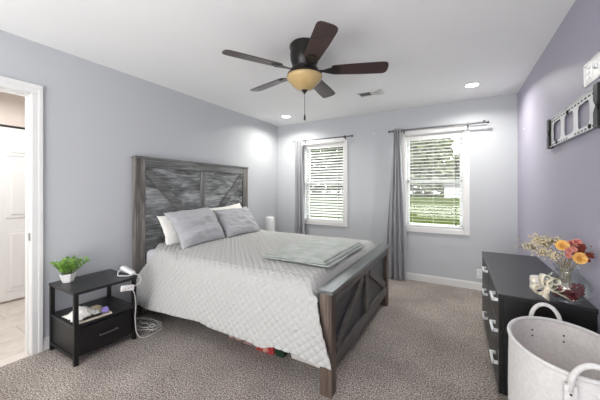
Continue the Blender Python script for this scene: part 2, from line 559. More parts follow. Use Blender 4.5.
def tree(cx, cy, r, h, label, seed, n=2200):
    rnd = random.Random(seed)
    t = thing('tree', label, 'tree', (cx, cy, -.45), 'trees beyond the lawn')
    bm = bmesh.new()
    tube(bm, [(cx, cy, -.47), (cx + .1, cy, 2.0), (cx, cy + .1, h * .55)], [.5, .4, .2], 8)
    obj('trunk', bm, M['bark'], t, True)
    bm = bmesh.new()
    for i in range(n):
        a = rnd.uniform(0, 2 * pi); z = rnd.uniform(-1, 1); q = rnd.random() ** .35
        s = (1 - abs(z) ** 12) ** .5 * q if z < 0 else (1 - z ** 3) ** .5 * q
        p = Vector((cx + r * s * cos(a), cy + r * s * sin(a), h * .5 - .2 + h * .5 * z * (.5 + .5 * q)))
        k = rnd.uniform(.45, 1.1)
        u = Vector((rnd.gauss(0, 1), rnd.gauss(0, 1), rnd.gauss(0, 1))).normalized()
        v = u.orthogonal().normalized()
        bm.faces.new([bm.verts.new(p + u * k * x + v * k * .6 * y) for x, y in ((-1, 0), (0, -1), (1, 0), (0, 1))])
    obj('crown', bm, M['tree'], t)


tr = [(-49, 71, 6.2, 20, 'pale leafy tree across the lawn, farthest left through the window behind the bed'),
      (-43, 86, 7.6, 21, 'pale leafy tree farther back in the middle of the window behind the bed'),
      (-24.4, 71, 6.2, 19, 'pale leafy tree across the lawn at the right edge of the window behind the bed'),
      (-17.2, 87, 6.6, 22, 'broad leafy tree farther back at the left edge of the right window'),
      (-6.2, 71, 5.4, 19, 'tall leafy tree across the lawn in the middle of the right window'),
      (3.2, 86, 5.2, 12, 'lower leafy tree behind the white outbuilding, under the gap of white sky')]
for i, (x, y, r, h, lb) in enumerate(tr): tree(x, y, r, h, lb, i)
t = thing('outbuilding', 'small white outbuilding with grey roof across the lawn', 'shed', (-.4, 60, -.45))
obj('wall', B1(-2.2, 1.2, 58.5, 62, -.46, 1.9), M['shed'], t)
bm = bmesh.new(); prism(bm, [(-2.5, 1.85), (1.5, 1.85), (-.5, 2.9)], 'y', 58.2, 62.3)
obj('roof', bm, M['shed_roof'], t)

# ------------------------------------------------------------------ blinds
def blind(x0, x1, tilt, label, pitch=.046):
    t = thing('window_blind', label, 'blind', ((x0 + x1) / 2, B + .04, WZ0), 'white horizontal blinds in the windows')
    yc = B + .04
    a, b = x0 + .016, x1 - .016
    bm = bmesh.new(); box(bm, a, b, yc - .028, yc + .028, WZ1 - .055, WZ1 - .014, .003)
    box(bm, a, b, yc - .036, yc - .028, WZ1 - .082, WZ1 - .014, .003)
    obj('headrail', bm, M['slat'], t)
    bm = bmesh.new()
    z = WZ1 - .10
    while z > WZ0 + .05:
        Mx = Matrix.Translation((0, yc, z)) @ Matrix.Rotation(radians(tilt), 4, 'X')
        box(bm, a, b, -.0245, .0245, -.0013, .0013, 0, Mx)
        z -= pitch
    obj('slats', bm, M['slat'], t)
    obj('bottom_rail', B1(a, b, yc - .025, yc + .025, WZ0 + .018, WZ0 + .036, .003), M['slat'], t)
    for q in (.12, .5, .86):
        bm = bmesh.new()
        xx = a + (b - a) * q
        tube(bm, [(xx, yc - .027, WZ1 - .06), (xx, yc - .027, WZ0 + .03)], .0016, 6)
        obj('ladder_cord', bm, M['white_plastic'], t)
    bm = bmesh.new()
    xx = a + (b - a) * .89
    tube(bm, [(xx, yc - .04, WZ1 - .075), (xx, yc - .04, WZ0 + .085)], .0016, 6)
    c = obj('lift_cord', bm, M['dark'], t)
    bm = bmesh.new(); lathe(bm, [(.001, .036), (.006, .028), (.0095, .004), (.006, 0), (.001, 0)], (xx, yc - .04, WZ0 + .055), 12)
    obj('tassel', bm, M['dark'], c, True)


blind(*WX[0], -9, 'white horizontal blind with open slats in the window farther from the bed')
blind(*WX[1], 26, 'white horizontal blind with half-tilted slats in the window behind the bed')

# ------------------------------------------------------------------ curtains and rods
def curtain(x0, x1, bx0, bx1, ztop, yc, folds, label, seed):
    bm = bmesh.new(); nu, nv = folds * 12, 60
    rnd = random.Random(seed); ph = [rnd.uniform(-.7, .7) for _ in range(folds + 2)]
    g = []
    for j in range(nv + 1):
        v = j / nv; z = ztop - v * (ztop - .012)
        row = []
        for i in range(nu + 1):
            u = i / nu
            k = smoothstep(0, .8, v)
            xa = x0 + (bx0 - x0) * k; xb = x1 + (bx1 - x1) * k
            x = xa + (xb - xa) * u
            f = u * folds * 2 * pi + ph[int(u * folds)] * .0 + .5 * sin(v * 3 + seed)
            amp = .022 + .014 * v
            y = yc + amp * sin(f) + .006 * sin(2.3 * f + 4 * v) + .004 * mnoise.noise(Vector((x * 30, z * 7, seed)))
            x += .006 * mnoise.noise(Vector((u * 9, z * 4, seed + 3)))
            row.append(bm.verts.new((x, y, z)))
        g.append(row)
    for j in range(nv):
        for i in range(nu):
            bm.faces.new((g[j][i], g[j][i + 1], g[j + 1][i + 1], g[j + 1][i]))
    o = obj('curtain', bm, M['curtain'], None, True)
    md = o.modifiers.new('thick', 'SOLIDIFY'); md.thickness = .002
    return tag(o, label, 'curtain', 'grey curtains at the windows')


YR = 4.052
curtain(-.80, -.70, -.885, -.62, 2.135, YR - .005, 4, 'grey satin floor-length curtain gathered at the left of the right window', 1)
curtain(-2.425, -2.285, -2.44, -2.24, 2.125, YR - .005, 3, 'grey satin curtain gathered beside the window behind the bed', 5)


def rod(x0, x1, z, bx, label, finial=True):
    t = thing('curtain_rod', label, 'curtain rod', ((x0 + x1) / 2, YR, z), 'metal curtain rods')
    bm = bmesh.new(); tube(bm, [(x0, YR, z), (x1, YR, z)], .009, 12); obj('rod', bm, M['rod'], t, 'auto')
    if finial:
        bm = bmesh.new(); tube(bm, [(x0 + .02, YR + .045, z + .022), (x1 - .012, YR + .045, z + .022)], .006, 10)
        obj('sheer_rod', bm, M['nickel'], t, 'auto')
        bm = bmesh.new(); tube(bm, [(x1 - .025, YR + .045, z + .022), (x1 - .008, YR + .03, z + .03)], .008, 8)
        obj('end_hook', bm, M['dark'], t, 'auto')
    for x, s in ((x1, 1), (x0, -1)):
        bm = bmesh.new()
        lathe(bm, [(.009, 0), (.013, s * .002), (.013, s * .01), (.0175, s * .016), (.019, s * .026), (.014, s * .036), (.001, s * .04)], (x - s * .004, YR, z), 16, 'x')
        obj('finial', bm, M['rod'], t, True)
    for x in bx:
        bm = bmesh.new()
        box(bm, x - .007, x + .007, YR - .006, B - .02, z - .016, z - .007, .002)
        box(bm, x - .007, x + .007, YR - .012, YR - .006, z - .016, z + .012, .002)
        box(bm, x - .007, x + .007, YR + .035, YR + .041, z - .012, z + .03, .002)
        box(bm, x - .01, x + .01, B - .022, B - .0185, z - .035, z + .03, .002)
        obj('bracket', bm, M['rod'], t)


rod(-.835, .30, 2.107, (-.665, .115), 'long metal curtain rod with ball finials over the right window')
rod(-2.43, -1.43, 2.105, (-2.27, -1.545), 'metal curtain rod over the window behind the bed', False)

# ------------------------------------------------------------------ wall and ceiling fittings
def downlight(x, y, label):
    t = thing('recessed_downlight', label, 'ceiling light', (x, y, H), 'recessed ceiling lights')
    bm = bmesh.new(); lathe(bm, [(.062, -.001), (.064, -.006), (.078, -.006), (.082, -.001)], (x, y, H), 40)
    obj('trim_ring', bm, M['trim'], t, True)
    bm = bmesh.new(); lathe(bm, [(.0005, -.003), (.062, -.003)], (x, y, H), 40)
    obj('lens', bm, M['lens'], t)
    l = bpy.data.lights.new('downlight_beam', 'AREA'); l.shape = 'DISK'; l.size = .12; l.energy = 9; l.spread = radians(152); l.color = (1, .97, .92)
    o = bpy.data.objects.new('downlight_beam', l); COL.objects.link(o); o.parent = t; o.location = (0, 0, -.012)


downlight(-2.366, 3.665, 'lit recessed ceiling light in the corner above the bed')
downlight(.137, 3.582, 'lit recessed ceiling light above the right window')

t = thing('ceiling_vent', 'white rectangular air vent with slats in the ceiling', 'vent', (-.91, 3.28, H))
bm = bmesh.new()
for a in ((-1.06, -.76, 3.2, 3.215), (-1.06, -.76, 3.345, 3.36), (-1.06, -1.04, 3.2, 3.36), (-.78, -.76, 3.2, 3.36)):
    box(bm, a[0], a[1], a[2], a[3], H - .008, H - .0005, .002)
obj('frame', bm, M['trim'], t)
bm = bmesh.new()
for i in range(12):
    x = -1.03 + i * .0225
    Mx = Matrix.Translation((x, 3.28, H - .006)) @ Matrix.Rotation(radians(50 if i < 6 else -50), 4, 'Y')
    box(bm, -.009, .009, -.066, .066, -.0007, .0007, 0, Mx)
obj('slats', bm, M['trim'], t)
obj('duct_opening', B1(-1.04, -.78, 3.215, 3.345, H - .0008, H - .0003), M['nickel'], t)

t = thing('outlet_cover', 'white outlet cover low on the wall beside the black dresser', 'outlet', (.245, B, .15))
bm = B1(.207, .282, B - .007, B - .0005, .15, .268, .003); obj('plate', bm, M['white_plastic'], t)
for z in (.18, .224):
    s = obj('socket', B1(.227, .262, B - .009, B - .006, z, z + .028, .002), M['white_plastic'], t)
    bm = bmesh.new()
    for x in (.237, .25): box(bm, x, x + .003, B - .0095, B - .0085, z + .008, z + .02)
    obj('slots', bm, M['hole'], s)
bm = bmesh.new(); lathe(bm, [(.0005, -.006), (.008, -.005), (.01, -.0005)], (-1.1, B, 2.128), 16, 'y')
tag(obj('wall_anchor', bm, M['white_plastic'], None, True), 'tiny white wall anchor between the two windows', 'wall anchor')
bm = bmesh.new(); lathe(bm, [(.0005, -.006), (.01, -.005), (.012, -.0005)], (R, 3.788, 1.939), 16, 'x')
tag(obj('wall_anchor', bm, M['white_plastic'], None, True), 'tiny white wall anchor on the lavender wall near the corner', 'wall anchor')

# television bracket on the lavender wall
t = thing('television_bracket', 'flat grey steel television bracket with black ends on the lavender wall', 'tv mount', (R, 2.32, 1.6))
y0, y1, z0, z1 = 1.90, 2.745, 1.60, 1.805
xf = R - .016
bm = bmesh.new()
ys = [2.70, 2.505, 2.455, 2.255, 2.205, 2.005]
hz0, hz1 = z0 + .033, z1 - .035
box(bm, xf, xf + .003, 1.93, 2.72, z0, hz0); box(bm, xf, xf + .003, 1.93, 2.72, hz1, z1)
holes = [(2.03, 2.205), (2.265, 2.44), (2.50, 2.675)]
edges = [1.93] + [q for h in holes for q in h] + [2.72]
for i in range(0, len(edges), 2): box(bm, xf, xf + .003, edges[i], edges[i + 1], hz0, hz1)
for (a, b) in holes:     # rounded corners of the cut-outs
    for (yy, sy) in ((a, 1), (b, -1)):
        for (zz, sz) in ((hz0, 1), (hz1, -1)):
            r = .035
            poly = [(yy, zz)] + [(yy + sy * (r - r * cos(q * pi / 12)), zz + sz * (r - r * sin(q * pi / 12))) for q in range(7)]
            prism(bm, poly, 'x', xf, xf + .003)
box(bm, xf - .012, xf + .003, 1.93, 2.72, z1 - .003, z1); box(bm, xf - .012, xf + .003, 1.93, 2.72, z0, z0 + .003)
obj('plate', bm, M['mount_plate'], t)
bm = bmesh.new()
for i in range(15):
    yy = 1.97 + i * .05
    for zz in (z1 - .024, z0 + .012):
        if zz < 1.7 and 5 < i < 8: continue
        obj('slot', B1(xf - .001, xf + .0005, yy, yy + .026, zz, zz + .008), M['hole'], t)
for (yy, zz) in ((2.36, z1 - .028), (2.58, z0 + .02), (2.02, z0 + .02)):
    b2 = bmesh.new(); lathe(b2, [(.0005, -.008), (.012, -.007), (.013, 0)], (xf, yy, zz), 12, 'x'); obj('bolt', b2, M['hole'], t, True)
bm.free()
bm = bmesh.new()
for (yy, zz) in ((2.1, z1 - .02), (2.1, z0 + .02), (2.6, z1 - .02), (2.6, z0 + .02)):
    obj('stand_off', B1(xf + .002, R - .0005, yy - .03, yy + .03, zz - .012, zz + .012), M['black_metal'], t)
bm.free()
for (a, b) in ((1.885, 1.935), (2.715, 2.765)):
    bm = bmesh.new(); zm = (z0 + z1) / 2; q = b if a < 2 else a; w = a if a < 2 else b
    prism(bm, [(a, z0 - .006), (b, z0 - .006), (b, zm - .03), ((a + b) / 2 + (.012 if a > 2 else -.0), zm), (b, zm + .03), (b, z1 + .006), (a, z1 + .006), (a, zm + .025), ((a + b) / 2 - .012 if a > 2 else (a + b) / 2 - .012, zm), (a, zm - .025)], 'x', xf - .016, R - .002)
    obj('end_cap', bm, M['black_metal'], t)

t = thing('recessed_wall_plate', 'white recessed media wall plate above the television bracket', 'wall plate', (R, 2.05, 1.86))
bm = bmesh.new()
box(bm, R - .006, R - .0005, 1.945, 2.145, 1.855, 1.868, .002); box(bm, R - .006, R - .0005, 1.945, 2.145, 1.97, 1.983, .002)
for a, b in ((1.945, 1.957), (2.04, 2.052), (2.133, 2.145)): box(bm, R - .006, R - .0005, a, b, 1.855, 1.983, .002)
box(bm, R - .002, R - .0006, 1.95, 2.14, 1.86, 1.98)
obj('frame', bm, M['white_plastic'], t)
bm = bmesh.new()
for zz in (1.885, 1.918, 1.948): box(bm, R - .007, R - .002, 2.075, 2.11, zz, zz + .016, .001)
obj('outlet_face', bm, M['mount_plate'], t)
bm = bmesh.new(); lathe(bm, [(.0005, -.012), (.012, -.01), (.014, -.002)], (R, 1.995, 1.925), 14, 'x'); obj('cable_jack', bm, M['chrome'], t, True)

# ------------------------------------------------------------------ ceiling fan
FX, FY = -1.062, 1.918
t = thing('ceiling_fan', 'dark bronze five-blade ceiling fan with an amber glass bowl light', 'ceiling fan', (FX, FY, H))
bm = bmesh.new()
lathe(bm, [(.001, -.001), (.112, -.001), (.12, -.012), (.12, -.028), (.112, -.05), (.116, -.08), (.112, -.125), (.098, -.165), (.088, -.178), (.088, -.19), (.001, -.19)], (FX, FY, H), 48)
obj('motor_housing', bm, M['bronze'], t, 'auto')
bm = bmesh.new()
lathe(bm, [(.001, -.191), (.105, -.191), (.112, -.2), (.112, -.222), (.1, -.23), (.001, -.23)], (FX, FY, H), 48)
lathe(bm, [(.13, -.235), (.138, -.238), (.138, -.247), (.13, -.25), (.001, -.25), (.001, -.235), (.13, -.235)], (FX, FY, H), 48)
lathe(bm, [(.07, -.225), (.07, -.24)], (FX, FY, H), 32)
obj('blade_hub', bm, M['bronze'], t, 'auto')
bm = bmesh.new()
lathe(bm, [(.130, -.248), (.141, -.252), (.143, -.262), (.134, -.28), (.118, -.296), (.102, -.318), (.074, -.345), (.036, -.361), (.001, -.365)], (FX, FY, H), 48)
obj('light_bowl', bm, M['amber'], t, True)
bm = bmesh.new()
lathe(bm, [(.001, -.36), (.024, -.362), (.022, -.371), (.012, -.377), (.01, -.387), (.001, -.391)], (FX, FY, H), 20)
obj('finial', bm, M['bronze'], t, True)
bm = bmesh.new(); tube(bm, [(FX, FY, H - .387), (FX + .002, FY, H - .555)], .0022, 6)
pc = obj('pull_chain', bm, M['bronze'], t)
bm = bmesh.new(); lathe(bm, [(.001, 0), (.005, -.004), (.008, -.03), (.007, -.048), (.001, -.052)], (FX + .002, FY, H - .553), 12)
obj('pull_knob', bm, M['black_metal'], pc, True)
BZ = H - .211
for k in range(5):
    a = radians(23.4 + 72 * k)
    Mz = Matrix.Translation((FX, FY, BZ)) @ Matrix.Rotation(a, 4, 'Z') @ Matrix.Rotation(radians(-12), 4, 'X')
    bm = bmesh.new()
    pts = [(.215, -.048), (.24, -.056), (.45, -.066), (.605, -.068), (.625, -.064), (.64, -.052), (.647, -.03), (.648, 0), (.647, .03), (.64, .052), (.625, .064), (.605, .068), (.45, .066), (.24, .056), (.215, .048)]
    prism(bm, pts, 'z', -.003, .003)
    for v in bm.verts: v.co = Mz @ v.co
    b = obj('blade', bm, M['blade'], t)
    bm = bmesh.new()
    poly = [(.095, -.016), (.15, -.013), (.19, -.03), (.235, -.042), (.27, -.03), (.285, 0), (.27, .03), (.235, .042), (.19, .03), (.15, .013), (.095, .016)]
    prism(bm, poly, 'z', -.009, -.0035)
    for yy in (-.024, .024): lathe(bm, [(.001, -.014), (.007, -.013), (.008, -.008)], (.24, yy, 0), 10)
    for v in bm.verts: v.co = Mz @ v.co
    obj('blade_bracket', bm, M['bronze'], b)

# ------------------------------------------------------------------ bed
HY0, HY1 = 1.550, 3.245         # headboard along the left wall
t = thing('bed', 'farmhouse bed with weathered grey wood headboard and low panelled footboard', 'bed', (-1.7, 2.4, 0))
hx0, hx1 = L + .02, -2.79
hb = obj('headboard', B1(hx0 + .01, hx0 + .035, HY0 + .05, HY1 - .05, .45, 1.55), M['board_wood'], t)
bm = bmesh.new()
n = 7; zt = 1.535; ph = .135
bms = bmesh.new()
for i in range(8):
    z1b = zt - i * ph
    box(bms, hx0 + .034, hx0 + .042, HY0 + .1, HY1 - .1, z1b - ph + .003, z1b, .002)
obj('plank_panel', bms, M['board_wood'], hb)
for (a, b) in ((HY0, HY0 + .105), (HY1 - .105, HY1)):
    obj('post', B1(hx0, hx1, a, b, 0.001, 1.6, .004), M['post_wood'], hb)
obj('cap_rail', B1(hx0 - .004, hx1 + .010, HY0 - .006, HY1 + .006, 1.6, 1.622, .003), M['frame_wood'], hb)
obj('top_rail', B1(hx0 + .005, hx1 - .004, HY0 + .105, HY1 - .105, 1.51, 1.6, .003), M['frame_wood'], hb)
ym = (HY0 + HY1) / 2
obj('center_stile', B1(hx0 + .034, hx1 - .006, ym - .042, ym + .042, .6, 1.51, .003), M['stile_wood'], hb)
for s in (-1, 1):
    bm = bmesh.new()
    yo = ym + s * (HY1 - HY0) / 2 - s * .115
    yi = ym + s * .07
    a = Vector((hx0 + .053, yo, 1.49)); b = Vector((hx0 + .053, yi, .80))
    bar(bm, a, b, .085, .022, up=(1, 0, 0), bev=.003)
    obj('diagonal_brace', bm, M['frame_wood'], hb)
obj('bottom_rail', B1(hx0 + .005, hx1 - .004, HY0 + .105, HY1 - .105, .42, .55, .003), M['frame_wood'], hb)

fx1, fx0 = -.67, -.75
FY0, FY1 = 1.548, 3.15
FZ = .64
fb = obj('footboard', B1(fx0 + .022, fx1 - .03, FY0 + .05, FY1 - .05, .2, .62), M['foot_wood'], t)
for (a, b) in ((FY0, FY0 + .08), (FY1 - .08, FY1)):
    obj('post', B1(fx0, fx1, a, b, 0.001, FZ, .004), M['foot_post'], fb)
cp = obj('cap_rail', B1(fx0 - .012, fx1 + .016, FY0 - .016, FY1 + .016, FZ, FZ + .024, .004), M['cap_wood'], fb)
obj('top_rail', B1(fx0 + .015, fx1 - .006, FY0 + .08, FY1 - .08, .565, FZ, .003), M['foot_frame'], fb)
obj('bottom_rail', B1(fx0 + .015, fx1 - .006, FY0 + .08, FY1 - .08, .135, .225, .003), M['foot_frame'], fb)
ymf = (FY0 + FY1) / 2
obj('center_stile', B1(fx1 - .032, fx1 - .008, ymf - .042, ymf + .042, .225, .565, .003), M['foot_frame'], fb)
for s in (-1, 1):
    bm = bmesh.new()
    a = Vector((fx1 - .021, ymf + s * ((FY1 - FY0) / 2 - .115), .245)) if s < 0 else Vector((fx1 - .021, ymf + .1, .55))
    b = Vector((fx1 - .021, ymf - .1, .55)) if s < 0 else Vector((fx1 - .021, ymf + ((FY1 - FY0) / 2 - .115), .245))
    bar(bm, a, b, .075, .02, up=(1, 0, 0), bev=.003)
    obj('diagonal_brace', bm, M['foot_frame'], fb)
for y in (1.60, 3.1):
    obj('side_rail', B1(hx1, fx0, y, y + .028, .2, .36, .003), M['post_wood'], t)
bm = bmesh.new()
for i in range(12):
    x = hx1 + .1 + i * .165
    box(bm, x, x + .08, 1.628, 3.1, .27, .29)
obj('slats', bm, M['post_wood'], t)
bm = bmesh.new(); box(bm, -2.775, -.80, 1.635, 3.095, .292, .665, .05, seg=4)
obj('mattress', bm, M['mattress'], t, True)

# quilt: draped over the mattress, quilted in diamonds
def quilt():
    bm = bmesh.new()
    # cross-section across the bed, arc-length sampled
    prof = [(1.478, .205), (1.49, .30), (1.505, .42), (1.53, .55), (1.552, .615), (1.585, .662), (1.635, .688), (1.72, .698), (2.35, .70), (3.0, .70), (3.07, .69), (3.125, .66), (3.155, .60), (3.175, .5), (3.19, .35), (3.2, .24)]
    P = [Vector(p) for p in prof]
    # smooth the polyline (Catmull-Rom)
    fine = []
    for i in range(len(P) - 1):
        p0, p1, p2, p3 = P[max(i - 1, 0)], P[i], P[i + 1], P[min(i + 2, len(P) - 1)]
        for q in range(24):
            s = q / 24
            fine.append(.5 * ((2 * p1) + (p2 - p0) * s + (2 * p0 - 5 * p1 + 4 * p2 - p3) * s * s + (3 * p1 - p0 - 3 * p2 + p3) * s ** 3))
    fine.append(P[-1])
    acc = [0]
    for a, b in zip(fine, fine[1:]): acc.append(acc[-1] + (b - a).length)
    tot = acc[-1]; step = .0060; nv = int(tot / step)
    sec = []; k = 0
    for j in range(nv + 1):
        d = tot * j / nv
        while k < len(acc) - 2 and acc[k + 1] < d: k += 1
        f = (d - acc[k]) / max(1e-9, acc[k + 1] - acc[k])
        p = fine[k].lerp(fine[k + 1], f); tg = (fine[k + 1] - fine[k]).normalized()
        sec.append((p.x, p.y, Vector((-tg.y, tg.x)), d))
    X0 = -2.66
    HEM = [(-.2, .215), (.14, .185), (.5, .215), (.87, .242), (1.04, .216), (1.39, .232), (1.5, .216), (1.62, .250), (1.74, .252), (1.94, .228), (2.1, .222)]
    nu = 345
    g = []
    for j, (y, z, nrm, d) in enumerate(sec):
        row = []
        near = 1 - smoothstep(1.56, 1.75, y)
        drop = smoothstep(.66, .2, z) if y < 2 else 0     # 0 on top, 1 at the near hem
        low = max(0, (.66 - z) / .46) if y < 2.2 else 0
        for i in range(nu + 1):
            u = i / nu
            # head edge flares toward the headboard low down, foot edge flares past the post
            xh = X0 + .14 * (1 - smoothstep(0, .55, low)) * near - .045 * low
            xf = -.772 + .132 * low ** 1.3 * near
            x = xh + (xf - xh) * u
            zz, yy = z, y
            s = (x - X0)
            # soft waves in the hanging side
            wv = low * near
            yy += wv * (.008 * sin(s * 6.5 + 1.0) + .005 * sin(s * 13 + .4))
            hem = smoothstep(.3, 1.0, low) * near
            # hem height along the bed
            for q in range(len(HEM) - 1):
                if HEM[q][0] <= s <= HEM[q + 1][0] or q == len(HEM) - 2:
                    f = (s - HEM[q][0]) / (HEM[q + 1][0] - HEM[q][0])
                    hz = HEM[q][1] + (HEM[q + 1][1] - HEM[q][1]) * f * f * (3 - 2 * f)
                    break
            zz += (hz - .205) * hem
            # hump over the pillow end, tuck at the foot
            top = smoothstep(.6, .69, z)
            zz += top * (.02 * (1 - smoothstep(0, .5, s)) + .006 * mnoise.noise(Vector((x * 3, y * 3, 1))))
            if u > .955 and z > .6:
                kk = (u - .955) / .045
                zz -= .15 * kk * kk * top
            qa, qb = abs(sin(pi * (s + d) / .060)), abs(sin(pi * (s - d) / .060))
            h = .0115 * (1 - math.exp(-qa / .28)) * (1 - math.exp(-qb / .28))
            row.append(bm.verts.new((x, yy + nrm.x * h, zz + nrm.y * h)))
        g.append(row)
    for j in range(len(g) - 1):
        for i in range(nu):
            bm.faces.new((g[j][i], g[j][i + 1], g[j + 1][i + 1], g[j + 1][i]))
    o = obj('quilt', bm, M['quilt'], None, True)
    md = o.modifiers.new('thick', 'SOLIDIFY'); md.thickness = .008; md.offset = -1
    return tag(o, 'white diamond-stitched quilt draped over the bed, hanging down its side', 'quilt')


quilt()


def pillow(name, c, w, h, th, lean, yaw, m, label, seed, group, wr=.006, roll=0):
    """lies in local x (width) and y (height), thickness z; stood up, leaning back on the headboard"""
    bm = bmesh.new(); n = 44
    G = {}
    for side in (1, -1):
        for i in range(n + 1):
            for j in range(n + 1):
                if side < 0 and (i in (0, n) or j in (0, n)):
                    G[side, i, j] = G[1, i, j]; continue
                u = -1 + 2 * i / n; v = -1 + 2 * j / n
                x = u * w / 2 * (1 - .07 * (1 - v * v) * u * u) ; y = v * h / 2 * (1 - .08 * (1 - u * u) * v * v)
                e = ((1 - abs(u) ** 2.6) * (1 - abs(v) ** 2.6)) ** .5 if abs(u) < 1 and abs(v) < 1 else 0
                z = side * th / 2 * e
                rr = (1 - e)
                f = mnoise.noise(Vector((u * 1.3 + seed, v * 3.2, seed * 1.7))) + .6 * mnoise.noise(Vector((u * 3 + v * 4 + seed, v * 5 - u * 2, 3 + seed)))
                z += wr * 2 * f * (e ** .4)
                x += .006 * mnoise.noise(Vector((v * 4, seed, 1))) * abs(u); y += .007 * mnoise.noise(Vector((u * 4, seed, 5))) * abs(v)
                z -= .02 * v * v * (1 if side > 0 else 1)
                G[side, i, j] = bm.verts.new((x, y, z))
    for side in (1, -1):
        for i in range(n):
            for j in range(n):
                q = [G[side, i, j], G[side, i + 1, j], G[side, i + 1, j + 1], G[side, i, j + 1]]
                if side < 0: q.reverse()
                if len(set(q)) == 4: bm.faces.new(q)
    # local axes -> world: width along +y, height up, front facing +x
    Rm = Matrix(((0, 0, 1), (1, 0, 0), (0, 1, 0))).to_4x4()
    T = Matrix.Translation(c) @ Matrix.Rotation(radians(yaw), 4, 'Z') @ Matrix.Rotation(radians(-lean), 4, 'Y') @ Matrix.Rotation(radians(roll), 4, 'X') @ Rm
    for v in bm.verts: v.co = T @ v.co
    o = obj(name, bm, m, None, True)
    return tag(o, label, 'pillow', group)


pillow('pillow', (-2.435, 2.015, .895), .62, .44, .17, 36, 4, M['pillow_grey'], 'crumpled grey pillow on the bed nearer the nightstand', 1.3, 'grey pillows', .016, 2)
pillow('pillow', (-2.445, 2.655, .885), .60, .41, .16, 38, -2, M['pillow_grey'], 'crumpled grey pillow on the bed nearer the windows', 4.1, 'grey pillows', .016, 1)
pillow('pillow', (-2.615, 2.015, .845), .60, .38, .12, 24, 2, M['pillow_white'], 'white pillow behind the grey pillow nearer the nightstand', 7.7, 'white pillows', .004)
pillow('pillow', (-2.61, 2.70, .885), .58, .42, .12, 24, -2, M['pillow_white'], 'white pillow behind the grey pillow nearer the windows', 9.2, 'white pillows', .004, 5)

# folded throw
bm = bmesh.new()
def slab(x0, x1, y0, y1, z0, z1, seed):
    n, m2 = 30, 40
    top = {}
    for s in (0, 1):
        for i in range(n + 1):
            for j in range(m2 + 1):
                u, v = i / n, j / m2
                e = min(1, min(u, 1 - u, v, 1 - v) * 12)
                x = x0 + (x1 - x0) * u + .012 * mnoise.noise(Vector((v * 3, seed, 0))) ; y = y0 + (y1 - y0) * v + .012 * mnoise.noise(Vector((u * 3, seed, 9)))
                w = .005 * mnoise.noise(Vector((u * 4 + seed, v * 5, 2)))
                zm = (z0 + z1) / 2; hh = (z1 - z0) / 2 * (.25 + .75 * sqrt(max(0, 1 - (1 - e) ** 2)))
                if s and e == 0: top[1, i, j] = top[0, i, j]; continue
                top[s, i, j] = bm.verts.new((x, y, zm + (hh if s else -hh) * (1 if e > 0 else 0) + w))
    for s in (0, 1):
        for i in range(n):
            for j in range(m2):
                q = [top[s, i, j], top[s, i + 1, j], top[s, i + 1, j + 1], top[s, i, j + 1]]
                bm.faces.new(q if s else q[::-1])
slab(-1.39, -.80, 1.81, 2.70, .714, .736, 1)
slab(-1.395, -.815, 1.80, 2.67, .733, .755, 2)
slab(-1.385, -.835, 1.805, 2.655, .752, .766, 3)
tag(obj('throw_blanket', bm, M['throw'], None, True), 'folded sage-grey throw blanket lying on the foot of the bed', 'blanket')

# ------------------------------------------------------------------ nightstand and the things on it
nx0, nx1, ny0, ny1, nz = -2.835, -2.395, .90, 1.342, .537
t = thing('nightstand', 'black open-shelf nightstand with one drawer beside the bed', 'nightstand', ((nx0 + nx1) / 2, (ny0 + ny1) / 2, 0))
obj('top', B1(nx0, nx1 + .004, ny0 - .004, ny1 + .004, nz - .022, nz, .003), M['black_top'], t)
for x in (nx0, nx1 - .028):
    for y in (ny0, ny1 - .028):
        obj('leg', B1(x, x + .028, y, y + .028, 0.001, nz - .022, .002), M['black'], t)
obj('shelf', B1(nx0 + .002, nx1 - .001, ny0 + .002, ny1 - .002, .272, .292, .002), M['black_top'], t)
bm = bmesh.new()
bm.free()
for y in (ny0 + .008, ny1 - .02): obj('side_panel', B1(nx0 + .028, nx1 - .028, y, y + .012, .07, .272), M['black'], t)
obj('back_panel', B1(nx0 + .01, nx0 + .018, ny0 + .028, ny1 - .028, .07, .272), M['black'], t)
bm = bmesh.new()
bm.free()
for y in (ny0, ny1 - .02): obj('bottom_rail', B1(nx0 + .028, nx1 - .028, y, y + .02, .045, .07, .002), M['black'], t)
dr = obj('drawer', B1(nx1 - .03, nx1 - .008, ny0 + .032, ny1 - .032, .06, .262, .003), M['black'], t)
bm = bmesh.new()
bar(bm, (nx1 + .014, 1.055, .165), (nx1 + .014, 1.19, .165), .008, .008, bev=.002)
for y in (1.065, 1.18): bar(bm, (nx1 - .009, y, .165), (nx1 + .014, y, .165), .007, .007)
obj('handle', bm, M['nickel'], dr)

# potted plant
px, py = -2.735, .985
t = thing('potted_plant', 'small green plant in a white faceted pot on the nightstand', 'plant', (px, py, nz))
bm = bmesh.new()
r0 = [(.036, 0), (.058, .07), (.05, .07), (.048, .058)]
lathe(bm, r0, (px, py, nz + .001), 6)
bm.faces.new([v for v in bm.verts if abs(v.co.z - nz - .001) < 1e-5])
obj('pot', bm, M['pot'], t)
bm = bmesh.new(); lathe(bm, [(.0005, .06), (.049, .058)], (px, py, nz), 6); obj('soil', bm, M['soil'], t)
rnd = random.Random(3)
bml, bms = bmesh.new(), bmesh.new()
def leaf(bm, p, d, ln, wd):
    d = d.normalized(); s = d.cross(Vector((rnd.gauss(0, .3), rnd.gauss(0, .3), 1))).normalized(); u = s.cross(d)
    a = [p, p + d * ln * .45 + s * wd - u * .1 * ln, p + d * ln - u * .25 * ln, p + d * ln * .45 - s * wd - u * .1 * ln]
    mid = p + d * ln * .5 + u * .06 * ln
    v = [bm.verts.new(q) for q in a]; m0 = bm.verts.new(mid)
    for i in range(4): bm.faces.new((v[i], v[(i + 1) % 4], m0))
stems = []
